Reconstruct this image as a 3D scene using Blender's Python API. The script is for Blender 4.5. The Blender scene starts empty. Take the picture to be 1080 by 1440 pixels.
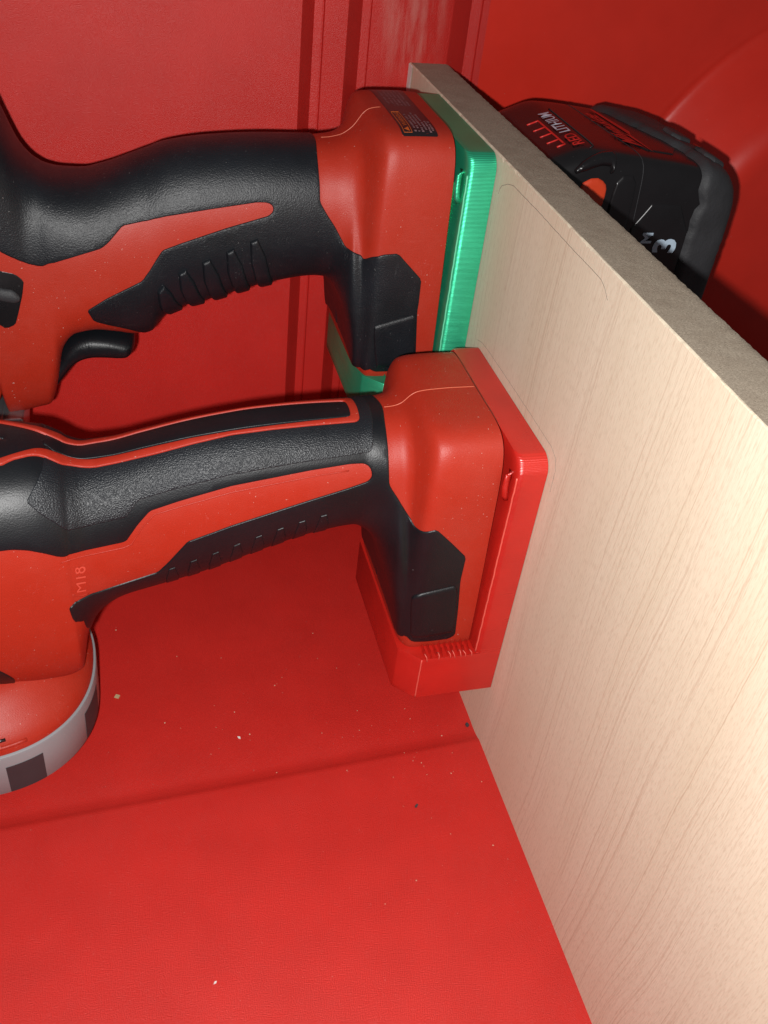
import bpy, bmesh, math, random
import numpy as np
from mathutils import Vector, Matrix
from mathutils.geometry import delaunay_2d_cdt
from mathutils.kdtree import KDTree

# ------------------------------------------------------------------ camera, light, exposure
S = bpy.context.scene
MM = 0.001
CAM = Vector((-0.140, -0.4518, 0.3350))
RIGHT = Vector((0.96340166, -0.24686399, 0.10447682))
DOWN = Vector((-0.07707213, -0.62838106, -0.77407825))
FWD = Vector((0.2567433, 0.73769602, -0.62440969))
cd = bpy.data.cameras.new('camera'); cam = bpy.data.objects.new('camera', cd); S.collection.objects.link(cam)
mw = Matrix.Identity(4)
for i in range(3):
    mw[i][0] = RIGHT[i]; mw[i][1] = -DOWN[i]; mw[i][2] = -FWD[i]; mw[i][3] = CAM[i]
cam.matrix_world = mw
cd.sensor_fit = 'VERTICAL'; cd.sensor_height = 36; cd.lens = 32.87
cd.clip_start = 0.01; cd.clip_end = 20
S.camera = cam

W = bpy.data.worlds.new('World'); S.world = W; W.use_nodes = True
W.node_tree.nodes['Background'].inputs[0].default_value = (0.97, 0.98, 1.0, 1)
W.node_tree.nodes['Background'].inputs[1].default_value = 0.095

fl = bpy.data.lights.new('phone_flash', 'AREA'); fl.shape = 'DISK'; fl.size = 0.007
fl.energy = 1.75; fl.color = (1.0, 0.985, 0.965)
flo = bpy.data.objects.new('phone_flash', fl); S.collection.objects.link(flo)
flo.matrix_world = mw
flo.location = CAM + RIGHT * -0.013 + DOWN * 0.010 + FWD * 0.002

S.view_settings.view_transform = 'Standard'; S.view_settings.look = 'None'
S.view_settings.exposure = 0.0; S.view_settings.gamma = 1.0; S.view_settings.use_curve_mapping = False
S.render.engine = 'CYCLES'; S.cycles.use_denoising = True
S.cycles.max_bounces = 6; S.cycles.caustics_reflective = False; S.cycles.caustics_refractive = False

rnd = random.Random(7)

# ------------------------------------------------------------------ helpers
def link(o, parent=None):
    S.collection.objects.link(o)
    if parent is not None:
        o.parent = parent
        root = parent
        while root.parent: root = root.parent
        if o.parent == root: o.matrix_parent_inverse = Matrix.Translation(-root.location)
    return o

def mesh(name, V, F, mat, parent=None, smooth=None, off=(0, 0, 0)):
    me = bpy.data.meshes.new(name)
    me.from_pydata([((v[0] + off[0]) * MM, (v[1] + off[1]) * MM, (v[2] + off[2]) * MM) for v in V], [], F)
    me.validate(); me.update()
    if mat: me.materials.append(mat)
    bm = bmesh.new(); bm.from_mesh(me); bmesh.ops.recalc_face_normals(bm, faces=bm.faces); bm.to_mesh(me); bm.free()
    if smooth is not None:
        me.polygons.foreach_set('use_smooth', [True] * len(me.polygons))
        if smooth < 180: me.set_sharp_from_angle(angle=math.radians(smooth))
    return link(bpy.data.objects.new(name, me), parent)

def thing(name, label, cat, loc_mm):
    o = bpy.data.objects.new(name, None); S.collection.objects.link(o)
    o.location = [c * MM for c in loc_mm]; o.empty_display_size = 0.02
    o['label'] = label; o['category'] = cat
    return o

def tag(o, label, cat, group=None):
    o['label'] = label; o['category'] = cat
    if group: o['group'] = group
    return o

def box_vf(x0, x1, y0, y1, z0, z1, b=0.0):
    if b <= 0:
        V = [(x, y, z) for x in (x0, x1) for y in (y0, y1) for z in (z0, z1)]
        return V, [(0, 1, 3, 2), (4, 6, 7, 5), (0, 4, 5, 1), (2, 3, 7, 6), (0, 2, 6, 4), (1, 5, 7, 3)]
    bm = bmesh.new(); bmesh.ops.create_cube(bm, size=1)
    for v in bm.verts:
        v.co = Vector(((x0 + x1) / 2 + v.co.x * (x1 - x0), (y0 + y1) / 2 + v.co.y * (y1 - y0), (z0 + z1) / 2 + v.co.z * (z1 - z0)))
    bmesh.ops.bevel(bm, geom=bm.edges[:], offset=b, segments=3, affect='EDGES', profile=0.5)
    bm.verts.index_update()
    V = [tuple(v.co) for v in bm.verts]; F = [tuple(v.index for v in f.verts) for f in bm.faces]; bm.free()
    return V, F

def tube_vf(pts, r, n=8):
    V, F = [], []
    for i, p in enumerate(pts):
        a = Vector(pts[max(i - 1, 0)]); b = Vector(pts[min(i + 1, len(pts) - 1)])
        t = (b - a).normalized(); u = t.cross(Vector((0.3, 0.2, 1))).normalized(); w = t.cross(u)
        for k in range(n):
            q = Vector(p) + (u * math.cos(2 * math.pi * k / n) + w * math.sin(2 * math.pi * k / n)) * r
            V.append(tuple(q))
    for i in range(len(pts) - 1):
        for k in range(n):
            F.append((i * n + k, i * n + (k + 1) % n, (i + 1) * n + (k + 1) % n, (i + 1) * n + k))
    F.append(tuple(range(n))); F.append(tuple(range((len(pts) - 1) * n, len(pts) * n)))
    return V, F

def join_vf(parts):
    V, F = [], []
    for v, f in parts:
        o = len(V); V += v; F += [tuple(i + o for i in q) for q in f]
    return V, F

def text_vf(s, size=1.0, shear=0.0, spacing=1.0, bold=0.0):
    cu = bpy.data.curves.new('lettering', 'FONT'); cu.body = s; cu.size = size; cu.shear = shear
    cu.space_character = spacing; cu.align_x = 'LEFT'; cu.align_y = 'BOTTOM_BASELINE'; cu.offset = bold; cu.resolution_u = 3
    o = bpy.data.objects.new('lettering', cu); S.collection.objects.link(o)
    dg = bpy.context.evaluated_depsgraph_get(); e = o.evaluated_get(dg); me = e.to_mesh()
    V = [tuple(v.co) for v in me.vertices]; F = [tuple(p.vertices) for p in me.polygons]
    e.to_mesh_clear(); bpy.data.objects.remove(o); bpy.data.curves.remove(cu)
    return V, F

class Pchip:
    def __init__(s, xs, ys):
        n = len(xs); s.x = xs; s.y = ys
        h = [xs[i + 1] - xs[i] for i in range(n - 1)]; d = [(ys[i + 1] - ys[i]) / h[i] for i in range(n - 1)]
        m = [0.0] * n; m[0] = d[0]; m[-1] = d[-1]
        for i in range(1, n - 1):
            if d[i - 1] * d[i] > 0:
                a = 2 * h[i] + h[i - 1]; b = h[i] + 2 * h[i - 1]; m[i] = (a + b) / (a / d[i - 1] + b / d[i])
        s.h = h; s.m = m
    def __call__(s, t):
        x = s.x; n = len(x)
        if t <= x[0]: return s.y[0]
        if t >= x[-1]: return s.y[-1]
        lo, hi = 0, n - 1
        while hi - lo > 1:
            k = (lo + hi) // 2
            if x[k] <= t: lo = k
            else: hi = k
        h = s.h[lo]; u = (t - x[lo]) / h
        return ((1 + 2 * u) * (1 - u) ** 2 * s.y[lo] + u * (1 - u) ** 2 * h * s.m[lo]
                + u * u * (3 - 2 * u) * s.y[lo + 1] + u * u * (u - 1) * h * s.m[lo + 1])

class Loft:
    """stations (mm): x, z top, z bottom, half width, upper exponent, lower exponent, half width of the lower half"""
    def __init__(s, yc, st, sgn, tilt=0.0):
        s.yc = yc; s.tilt = tilt; a = [0.0]; s.sgn = sgn
        for p, q in zip(st, st[1:]):
            a.append(a[-1] + math.hypot(q[0] - p[0], 0.5 * math.hypot(q[1] - p[1], q[2] - p[2])))
        s.a = a; s.L = a[-1]; s.f = [Pchip(a, [p[k] for p in st]) for k in range(7)]
    def at(s, a, phi):
        x, zt, zb, hu, nt, nb, hl = [f(a) for f in s.f]
        c, w = math.cos(phi), math.sin(phi); n = nt if w >= 0 else nb
        u = min(1, max(0, (w + .5) / .95)); hy = hl + (hu - hl) * u * u * (3 - 2 * u)
        k = (abs(c) ** n + abs(w) ** n) ** (-1 / n)
        x -= s.tilt * (.5 + .5 * w) * max(0.0, 1 - a / 20)
        return (x, s.yc - hy * c * k, 0.5 * (zt + zb) + 0.5 * (zt - zb) * w * k)
    def nrm(s, a, phi):
        e = .2; d = .006
        p = s.at(min(a + e, s.L), phi); q = s.at(max(a - e, 0), phi); r = s.at(a, phi + d); t = s.at(a, phi - d)
        n = Vector([p[i] - q[i] for i in range(3)]).cross(Vector([r[i] - t[i] for i in range(3)])) * s.sgn
        return n.normalized() if n.length > 0 else Vector((0, 0, 1))
    def pt(s, a, phi, off):
        p = s.at(a, phi); n = s.nrm(a, phi)
        return (p[0] + n[0] * off, p[1] + n[1] * off, p[2] + n[2] * off)
    def core(s, da=1.2, nphi=120, a0=0.0, a1=None, disp=None):
        a1 = s.L if a1 is None else a1
        n = max(2, int((a1 - a0) / da)); V, F = [], []
        for i in range(n + 1):
            a = a0 + (a1 - a0) * i / n
            for j in range(nphi):
                ph = -math.pi + 2 * math.pi * j / nphi
                V.append(s.pt(a, ph, disp(a, ph)) if disp else s.at(a, ph))
        for i in range(n):
            for j in range(nphi):
                k = (j + 1) % nphi
                F.append((i * nphi + j, i * nphi + k, (i + 1) * nphi + k, (i + 1) * nphi + j))
        F.append(tuple(range(nphi))); F.append(tuple(range(n * nphi, (n + 1) * nphi)))
        return V, F

PW = 24.0  # mm of arc per radian used to flatten the surface
def chaikin(P, it=2):
    for _ in range(it):
        Q = []
        for i in range(len(P)):
            a = P[i]; b = P[(i + 1) % len(P)]
            Q.append((a[0] * .75 + b[0] * .25, a[1] * .75 + b[1] * .25)); Q.append((a[0] * .25 + b[0] * .75, a[1] * .25 + b[1] * .75))
        P = Q
    return P

def clip(P, lim, upper):
    out = []
    ins = (lambda p: p[1] <= lim + 1e-9) if upper else (lambda p: p[1] >= lim - 1e-9)
    for i in range(len(P)):
        a, b = P[i], P[(i + 1) % len(P)]
        if ins(a): out.append(a)
        if ins(a) != ins(b):
            t = (lim - a[1]) / (b[1] - a[1]); out.append((a[0] + t * (b[0] - a[0]), lim))
    return out

def cdt_patch(P, step, rings, seam_tol, inner=0.0):
    """P: polygon (flattened mm). Returns points, distance to the free edge, triangles"""
    R = []
    for i in range(len(P)):
        a, b = P[i], P[(i + 1) % len(P)]
        l = math.hypot(b[0] - a[0], b[1] - a[1]); n = max(1, math.ceil(l / 0.42))
        if l < 1e-6: continue
        for k in range(n): R.append((a[0] + (b[0] - a[0]) * k / n, a[1] + (b[1] - a[1]) * k / n))
    R = np.array(R); nx = np.roll(R, -1, 0)
    free = ~(seam_tol(R) & seam_tol(nx))
    idx = np.nonzero(free | np.roll(free, 1))[0]
    kd = KDTree(max(1, len(idx)))
    for i in idx: kd.insert((R[i][0], R[i][1], 0.0), int(i))
    kd.balance(); m_ = len(R)
    def dist(Q):
        if not len(Q) or not len(idx): return np.full(len(Q), 1e9)
        near = np.array([kd.find((q[0], q[1], 0.0))[1] for q in Q]); out = np.full(len(Q), 1e9)
        for k in (-2, -1, 0, 1):
            e = (near + k) % m_; a, ab = R[e], nx[e] - R[e]
            t = np.clip(((Q - a) * ab).sum(1) / ((ab ** 2).sum(1) + 1e-12), 0, 1)
            d = np.sqrt(((a + t[:, None] * ab - Q) ** 2).sum(1)); out = np.where(free[e], np.minimum(out, d), out)
        return out
    def inside(Q):
        c = np.zeros(len(Q), bool); x, y = Q[:, 0], Q[:, 1]
        for (x1, y1), (x2, y2) in zip(R, nx):
            if y1 == y2: continue
            m = ((y1 > y) != (y2 > y)) & (x < (x2 - x1) * (y - y1) / (y2 - y1) + x1)
            c ^= m
        return c
    lo, hi = R.min(0), R.max(0)
    gx = np.arange(lo[0], hi[0], step); gy = np.arange(lo[1], hi[1], step)
    G = np.stack(np.meshgrid(gx, gy), -1).reshape(-1, 2)
    G = G + (np.arange(len(G))[:, None] % 7 - 3) * 0.011 * step
    G = G[inside(G)]; d = dist(G) if len(G) else np.zeros(0)
    keep = d > rings[-1] + 0.5 * step
    pts = [R]; 
    if len(G): pts.append(G[keep])
    t = (nx - R); t /= np.linalg.norm(t, axis=1)[:, None] + 1e-12
    area = 0.5 * (R[:, 0] * nx[:, 1] - nx[:, 0] * R[:, 1]).sum()
    nin = np.stack([-t[:, 1], t[:, 0]], 1) * (1 if area > 0 else -1)
    mid = (R + nx) / 2
    for r in rings:
        q = mid[free] + nin[free] * r
        if r > .15: q = np.concatenate([q, R[free] + nin[free] * r])
        if len(q):
            q = q[inside(q)]
            if len(q): q = q[dist(q) > r * 0.97]; pts.append(q)
    Q = np.concatenate(pts)
    nb = len(R)
    res = delaunay_2d_cdt([Vector((float(p[0]), float(p[1]))) for p in Q], [(i, (i + 1) % nb) for i in range(nb)], [], 1, 1e-5)
    vs = np.array([tuple(v) for v in res[0]])
    return vs, dist(vs), [tuple(f) for f in res[2]]

def patch_vf(loft, poly, off, edge=0.8, step=1.7, smooth_it=2, mirror=True, under=-0.22, disp=None):
    """a slightly proud skin over the polygon [(a, phi deg)] of a loft, both halves of the tool"""
    P = chaikin([(a, math.radians(p) * PW) for a, p in poly], smooth_it) if smooth_it else [(a, math.radians(p) * PW) for a, p in poly]
    lim = math.pi / 2 * PW
    if mirror: P = clip(clip(P, lim, True), -lim, False)
    st = (lambda R: np.abs(np.abs(R[:, 1]) - lim) < 1e-4) if mirror else (lambda R: np.zeros(len(R), bool))
    vs, d, F = cdt_patch(P, step, (edge * .1, edge * .3, edge * .65, edge), st)
    V = []
    for (a, q), di in zip(vs, d):
        u = min(di / edge, 1.0); h = under + (off - under) * math.sqrt(max(0.0, 1 - (1 - u) ** 2))
        if disp: h += disp(a, q / PW) * u
        V.append(loft.pt(a, q / PW, h))
    if mirror:
        n = len(V); V2 = [(v[0], 2 * loft.yc - v[1], v[2]) for v in V]
        seam = {i for i in range(n) if abs(abs(vs[i][1]) - lim) < 1e-3}
        V = V + V2
        F = F + [tuple((i if i in seam else i + n) for i in reversed(f)) for f in F]
    return V, F

def pillow_vf(outline, yc, T, r, p=2.2, step=1.6):
    """solid from an outline in the XZ plane, rounded towards its rim"""
    P = chaikin(outline, 2)
    vs, d, F = cdt_patch(P, step, (r * .08, r * .25, r * .5, r * .8), lambda R: np.zeros(len(R), bool))
    V = []; n = len(vs)
    h = [T * (1 - (1 - min(di / r, 1.0)) ** p) ** (1 / p) for di in d]
    rim = {i for i in range(n) if d[i] < 1e-4}
    V = [(v[0], yc - q, v[1]) for v, q in zip(vs, h)] + [(v[0], yc + q, v[1]) for v, q in zip(vs, h)]
    F = F + [tuple((i if i in rim else i + n) for i in reversed(f)) for f in F]
    return V, F

# ------------------------------------------------------------------ materials
def newmat(name):
    m = bpy.data.materials.new(name); m.use_nodes = True
    nt = m.node_tree; return m, nt, nt.nodes['Principled BSDF']
def N(nt, t, **kw):
    n = nt.nodes.new(t)
    for k, v in kw.items():
        if k in n.inputs: n.inputs[k].default_value = v
        else: setattr(n, k, v)
    return n
def noise(nt, vec, scale, detail=3, rough=.55):
    n = N(nt, 'ShaderNodeTexNoise', Scale=scale, Detail=detail, Roughness=rough); nt.links.new(vec, n.inputs['Vector']); return n.outputs['Fac']
def voro(nt, vec, scale, feature='F1'):
    n = N(nt, 'ShaderNodeTexVoronoi', Scale=scale, feature=feature); nt.links.new(vec, n.inputs['Vector']); return n.outputs['Distance']
def ramp(nt, fac, stops):
    r = nt.nodes.new('ShaderNodeValToRGB'); e = r.color_ramp.elements
    while len(e) > 1: e.remove(e[-1])
    for i, (p, c) in enumerate(stops):
        k = e[0] if i == 0 else e.new(p)
        k.position = p; k.color = (c if isinstance(c, tuple) else (c, c, c)) + (1,)
    nt.links.new(fac, r.inputs[0]); return r.outputs[0]
def mix(nt, fac, a, b):
    n = nt.nodes.new('ShaderNodeMix'); n.data_type = 'RGBA'
    for sock, v in ((n.inputs[0], fac), (n.inputs[6], a), (n.inputs[7], b)):
        if isinstance(v, (tuple, float, int)): sock.default_value = v + (1,) if isinstance(v, tuple) else v
        else: nt.links.new(v, sock)
    return n.outputs[2]
def math_(nt, op, a, b=0.0):
    n = nt.nodes.new('ShaderNodeMath'); n.operation = op
    for s, v in ((n.inputs[0], a), (n.inputs[1], b)):
        if isinstance(v, (int, float)): s.default_value = v
        else: nt.links.new(v, s)
    return n.outputs[0]
def coords(nt, scale=None):
    """world-position coordinates in millimetres (the meshes are built where they stand)"""
    t = nt.nodes.new('ShaderNodeNewGeometry'); m = nt.nodes.new('ShaderNodeMapping')
    s = scale or (1, 1, 1); m.inputs['Scale'].default_value = (1000 * s[0], 1000 * s[1], 1000 * s[2])
    nt.links.new(t.outputs['Position'], m.inputs['Vector']); return m.outputs[0]
def bump(nt, b, height, strength, dist_mm, chain=None):
    n = N(nt, 'ShaderNodeBump', Strength=strength, Distance=dist_mm * MM)
    nt.links.new(height, n.inputs['Height'])
    if chain: nt.links.new(chain, n.inputs['Normal'])
    nt.links.new(n.outputs[0], b.inputs['Normal']); return n.outputs[0]

def plastic(name, col, rough=.42, spec=.5, grain=None, dust=0.0, var=.12, coat=0.0, dustcol=(.75, .68, .6), scuff=0.0):
    m, nt, b = newmat(name); v = coords(nt)
    c2 = tuple(x * (1 - var) for x in col); c3 = tuple(min(1, x * (1 + var)) for x in col)
    base = mix(nt, ramp(nt, noise(nt, v, .045, 4), [(.3, 0.0), (.7, 1.0)]), c2, c3)
    if dust:
        sp = ramp(nt, noise(nt, v, .9, 2, .8), [(.775 - dust * .07, 0.0), (.80 - dust * .07, 1.0)])
        film = ramp(nt, noise(nt, v, .03, 6, .75), [(.45, 0.0), (.85, .03 * dust)])
        base = mix(nt, math_(nt, 'MAXIMUM', math_(nt, 'MULTIPLY', sp, .5), film), base, dustcol)
    if scuff:
        hv = coords(nt, (1.0, 1.0, .10)); hs = N(nt, 'ShaderNodeTexNoise', Scale=.42, Detail=1.0, Roughness=.4, Distortion=2.2); nt.links.new(hv, hs.inputs['Vector'])
        hl = math_(nt, 'MULTIPLY', ramp(nt, hs.outputs['Fac'], [(.497, 0.0), (.5, 1.0), (.503, 0.0)]), ramp(nt, noise(nt, v, .07, 2), [(.62, 0.0), (.70, .55)]))
        base = mix(nt, hl, base, tuple(min(1, x * 1.1 + .16) for x in col))
        v2 = coords(nt, (.35, 1, 1.9))
        sc = ramp(nt, noise(nt, v2, .22, 6, .75), [(.60, 0.0), (.72, scuff)])
        base = mix(nt, sc, base, tuple(min(1, x * 1.25 + .09) for x in col))
    nt.links.new(base, b.inputs['Base Color'])
    rr = ramp(nt, noise(nt, v, .1, 5, .6), [(.3, rough * .93), (.7, min(1, rough * 1.09))])
    nt.links.new(rr, b.inputs['Roughness'])
    b.inputs['Specular IOR Level'].default_value = spec
    if coat: b.inputs['Coat Weight'].default_value = coat; b.inputs['Coat Roughness'].default_value = .25
    ch = None
    if grain:
        for kind, sc, st, d in grain:
            h = noise(nt, v, sc, 2) if kind == 'n' else voro(nt, v, sc)
            ch = bump(nt, b, h, st, d, ch)
    return m

RED_BOX = plastic('red_moulded_plastic', (.525, .021, .016), .38, .38, [('n', 2.9, .85, .27)], dust=.2, var=.05)
RED_SMOOTH = plastic('red_smooth_plastic', (.64, .027, .014), .34, .45, [('n', .6, .05, .3)], dust=.12, var=.05)
RED_TOOL = plastic('red_tool_plastic', (.375, .022, .0085), .48, .40, [('n', 2.6, .45, .20)], dust=.75, var=.025, scuff=.10)
ORANGE_TOOL = plastic('orange_red_plastic', (.56, .045, .012), .4, .5, None, dust=.3, var=.06)
RUBBER = plastic('black_rubber', (.0065, .008, .011), .42, .40, [('n', 1.9, .6, .26)], dust=.7, var=.25, dustcol=(.22, .215, .21), scuff=.10)
RUBBER_SMOOTH = plastic('black_smooth_rubber', (.005, .006, .008), .40, .38, [('n', 2.0, .35, .2)], dust=.30, var=.2, dustcol=(.3, .3, .3))
RUBBER_TEX = plastic('black_leather_rubber', (.0075, .0095, .013), .42, .42, [('v', 2.1, .55, .24), ('n', 3.0, .35, .18)], dust=.25, var=.2, dustcol=(.25, .25, .26))
BLACK_PLASTIC = plastic('black_gloss_plastic', (.009, .008, .009), .28, .5, [('n', .7, .05, .2)], dust=.35, var=.2, dustcol=(.2, .19, .19))
GREY_RUBBER = plastic('worn_grey_rubber', (.032, .032, .035), .6, .4, [('n', .6, .35, .5), ('n', 2.0, .4, .25)], dust=.6, var=.3, dustcol=(.16, .15, .15))
GREY = plastic('grey_plastic', (.25, .265, .28), .42, .5, [('n', 1.5, .08, .1)], dust=.2, var=.06)
DARK_TAPE = plastic('dark_grey_panel', (.035, .030, .034), .55, .4, [('n', 1.5, .15, .1)], dust=.3, var=.2, dustcol=(.2, .2, .2))
METAL, nt, b = newmat('dull_metal'); b.inputs['Base Color'].default_value = (.42, .42, .44, 1); b.inputs['Metallic'].default_value = .9; b.inputs['Roughness'].default_value = .38
bump(nt, b, noise(nt, coords(nt), .8, 3), .1, .2)
SEAM, nt, b = newmat('pale_parting_line'); b.inputs['Base Color'].default_value = (.66, .16, .09, 1); b.inputs['Roughness'].default_value = .35

EMBOSS_HIGHLIGHT = plastic('red_emboss_highlight', (.56, .07, .045), .35, .5, None, dust=.2, var=.05)  # brighter red paints in the highlights embossed lettering would catch

def printed(name, col, metallic, rough):
    m, nt, b = newmat(name); v = coords(nt)
    var = noise(nt, v, .05, 3)
    nt.links.new(mix(nt, ramp(nt, var, [(.3, 0.0), (.7, 1.0)]), tuple(c * .9 for c in col), tuple(min(1, c * 1.08) for c in col)), b.inputs['Base Color'])
    b.inputs['Metallic'].default_value = metallic; b.inputs['Specular IOR Level'].default_value = .9
    lines = coords(nt, (.05, .05, 1))
    lv = noise(nt, lines, .35, 2)
    nt.links.new(ramp(nt, lv, [(.3, rough * .9), (.7, rough * 1.2)]), b.inputs['Roughness'])
    w = N(nt, 'ShaderNodeTexWave', Scale=.62, Distortion=.25, bands_direction='Z', wave_profile='SIN'); w.inputs['Detail'].default_value = 1
    nt.links.new(v, w.inputs['Vector'])
    ch = bump(nt, b, w.outputs['Fac'], .5, .15)
    bump(nt, b, noise(nt, lines, 1.6, 3), .22, .16, ch)
    return m
PRINT_RED = printed('red_printed_plastic', (.52, .016, .010), .12, .30)
PRINT_GREEN = printed('green_silk_printed_plastic', (.042, .57, .30), .72, .37)

PALE_STRING_HIGHLIGHT = {'red_printed_plastic': plastic('stressed_and_highlight_red_plastic', (.66, .10, .075), .4, .5, None, var=.05), 'green_silk_printed_plastic': plastic('stressed_and_highlight_green_plastic', (.14, .60, .36), .4, .5, None, var=.05)}  # paler plastic: stress-whitened strings, and the painted highlight on mount corners

def wood():
    m, nt, b = newmat('pale_maple_veneer')
    v = coords(nt); big = coords(nt, (1, 1, .12)); grain = coords(nt, (1, 1, .028)); fl = coords(nt, (1, 1, .16))
    # sparse growth lines running up the board, warped slowly, over fine flecked grain
    sep = nt.nodes.new('ShaderNodeSeparateXYZ'); nt.links.new(v, sep.inputs[0])
    warp = noise(nt, coords(nt, (1, .12, .10)), .06, 2, .4)
    yy = math_(nt, 'ADD', sep.outputs[1], math_(nt, 'MULTIPLY', warp, 18.0))
    yy = math_(nt, 'ADD', yy, math_(nt, 'MULTIPLY', noise(nt, coords(nt, (1, 1, .3)), .3, 3), 1.2))
    ln = N(nt, 'ShaderNodeTexNoise', Scale=.30, Detail=3.0, Roughness=.6); ln.noise_dimensions = '1D'; nt.links.new(yy, ln.inputs['W'])
    lines = ramp(nt, ln.outputs['Fac'], [(.40, 0.0), (.484, .0), (.50, 1.0), (.506, .3), (.525, 0.0)])
    brk = ramp(nt, noise(nt, coords(nt, (1, 1, .22)), .05, 3), [(.34, 0.0), (.55, 1.0)])
    lines = math_(nt, 'MULTIPLY', lines, brk)
    fine = ramp(nt, noise(nt, grain, 1.7, 4, .7), [(.38, 0.0), (.72, 1.0)])
    flecks = ramp(nt, noise(nt, fl, 2.0, 2, .5), [(.50, 0.0), (.66, 1.0)])
    tone = ramp(nt, noise(nt, big, .03, 3), [(.3, 0.0), (.7, 1.0)])
    c = mix(nt, tone, (.635, .545, .405), (.695, .61, .475))
    c = mix(nt, math_(nt, 'MULTIPLY', fine, .38), c, (.53, .435, .315))
    c = mix(nt, math_(nt, 'MULTIPLY', flecks, .36), c, (.47, .365, .26))
    c = mix(nt, math_(nt, 'MULTIPLY', lines, .46), c, (.38, .25, .16))
    spots = ramp(nt, noise(nt, coords(nt, (1, 1, .5)), .16, 2, .5), [(.785, 0.0), (.81, .7)])
    c = mix(nt, spots, c, (.22, .13, .08))
    nt.links.new(c, b.inputs['Base Color']); b.inputs['Roughness'].default_value = .46; b.inputs['Specular IOR Level'].default_value = .4
    ch = bump(nt, b, noise(nt, coords(nt, (1, 1, .12)), 1.6, 3), .22, .15)
    bump(nt, b, flecks, .12, .08, ch)
    return m
WOOD = wood()
def mdf():
    m, nt, b = newmat('raw_fibreboard'); v = coords(nt)
    c = mix(nt, ramp(nt, noise(nt, v, 1.5, 5, .75), [(.3, 0.0), (.72, 1.0)]), (.23, .187, .142), (.50, .42, .325))
    c = mix(nt, ramp(nt, noise(nt, v, .13, 4), [(.45, 0.0), (.75, .45)]), c, (.25, .19, .14))
    c = mix(nt, ramp(nt, voro(nt, v, .5), [(.0, .5), (.10, 0.0)]), c, (.12, .09, .06))
    nt.links.new(c, b.inputs['Base Color']); b.inputs['Roughness'].default_value = .95; b.inputs['Specular IOR Level'].default_value = .1
    ch = bump(nt, b, noise(nt, v, 2.8, 4, .8), .5, .35); bump(nt, b, noise(nt, v, .6, 3), .12, .5, ch)
    return m
MDF = mdf()
def flat(name, col, rough=.6):
    m, nt, b = newmat(name); b.inputs['Roughness'].default_value = rough; v = coords(nt)
    nt.links.new(mix(nt, noise(nt, v, .8, 3), tuple(c * .75 for c in col), tuple(min(1, c * 1.15) for c in col)), b.inputs['Base Color']); return m
GRAPHITE = flat('graphite', (.20, .16, .13)); WHITE = flat('white_chip', (.75, .74, .70)); TAN = flat('tan_chip', (.50, .36, .20))
SAWDUST = flat('sawdust', (.62, .42, .30)); CRUMB = flat('dark_crumb', (.05, .045, .05))
INK_WHITE = flat('white_print', (.55, .58, .68), .4); INK_BLUE = flat('pale_blue_print', (.50, .62, .74), .4); INK_RED = flat('red_print', (.62, .025, .02), .4)
STICKER = flat('black_sticker', (.014, .010, .012), .32); INK_ORANGE = flat('orange_print', (.60, .12, .02), .4); INK_MAUVE = flat('mauve_print', (.26, .15, .16), .5)

# ------------------------------------------------------------------ the toolbox: floor and back wall
def floor_h(t):      # height across the shallow moulded fold; t = mm towards the camera from the fold line
    return Pchip([-500, -26, -10, -4, 0, 3, 9, 24, 500], [-.2, -.2, -.5, -.75, -.2, .7, .75, .5, .4])(t)
ts = [-320, -240, -160, -100, -60, -40, -30, -24, -20, -16, -13, -10, -8, -6, -5, -4, -3, -2, -1, 0, 1, 2, 3, 4, 6, 8, 10, 13, 16, 20, 26, 40, 70, 120, 200, 300]
xs = list(range(-520, 401, 20)); V, F = [], []
for t in ts:
    for x in xs: V.append((x, -216.0 + .045 * x * 1.0 - t + .25 * math.sin(x * .021), floor_h(t)))
n = len(xs)
for i in range(len(ts) - 1):
    for j in range(n - 1): F.append((i * n + j, i * n + j + 1, (i + 1) * n + j + 1, (i + 1) * n + j))
o = mesh('toolbox_floor', V, F, RED_BOX, smooth=180); o['kind'] = 'structure'

def wall_mat():
    m = RED_BOX.copy(); m.name = 'red_scuffed_wall_plastic'; nt = m.node_tree; b = nt.nodes['Principled BSDF']
    src = b.inputs['Base Color'].links[0].from_socket
    v = coords(nt, (1, 1, .16)); sep = nt.nodes.new('ShaderNodeSeparateXYZ'); nt.links.new(coords(nt), sep.inputs[0])
    sm = ramp(nt, noise(nt, v, .085, 5, .62), [(.46, 0.0), (.68, .45)])
    fx = math_(nt, 'SUBTRACT', 1.0, math_(nt, 'MULTIPLY', math_(nt, 'ABSOLUTE', math_(nt, 'SUBTRACT', sep.outputs[0], -1.0)), 1 / 18.0))
    fz = math_(nt, 'MULTIPLY', math_(nt, 'SUBTRACT', sep.outputs[2], 212.0), 1 / 26.0)
    k = N(nt, 'ShaderNodeClamp'); nt.links.new(math_(nt, 'MULTIPLY', math_(nt, 'MAXIMUM', fx, 0.0), math_(nt, 'MAXIMUM', fz, 0.0)), k.inputs[0])
    nt.links.new(mix(nt, math_(nt, 'MULTIPLY', sm, ramp(nt, k.outputs[0], [(0.0, 0.0), (.5, 1.0)])), src, (.68, .33, .28)), b.inputs['Base Color'])
    return m
WALL_MAT = wall_mat()
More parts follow.
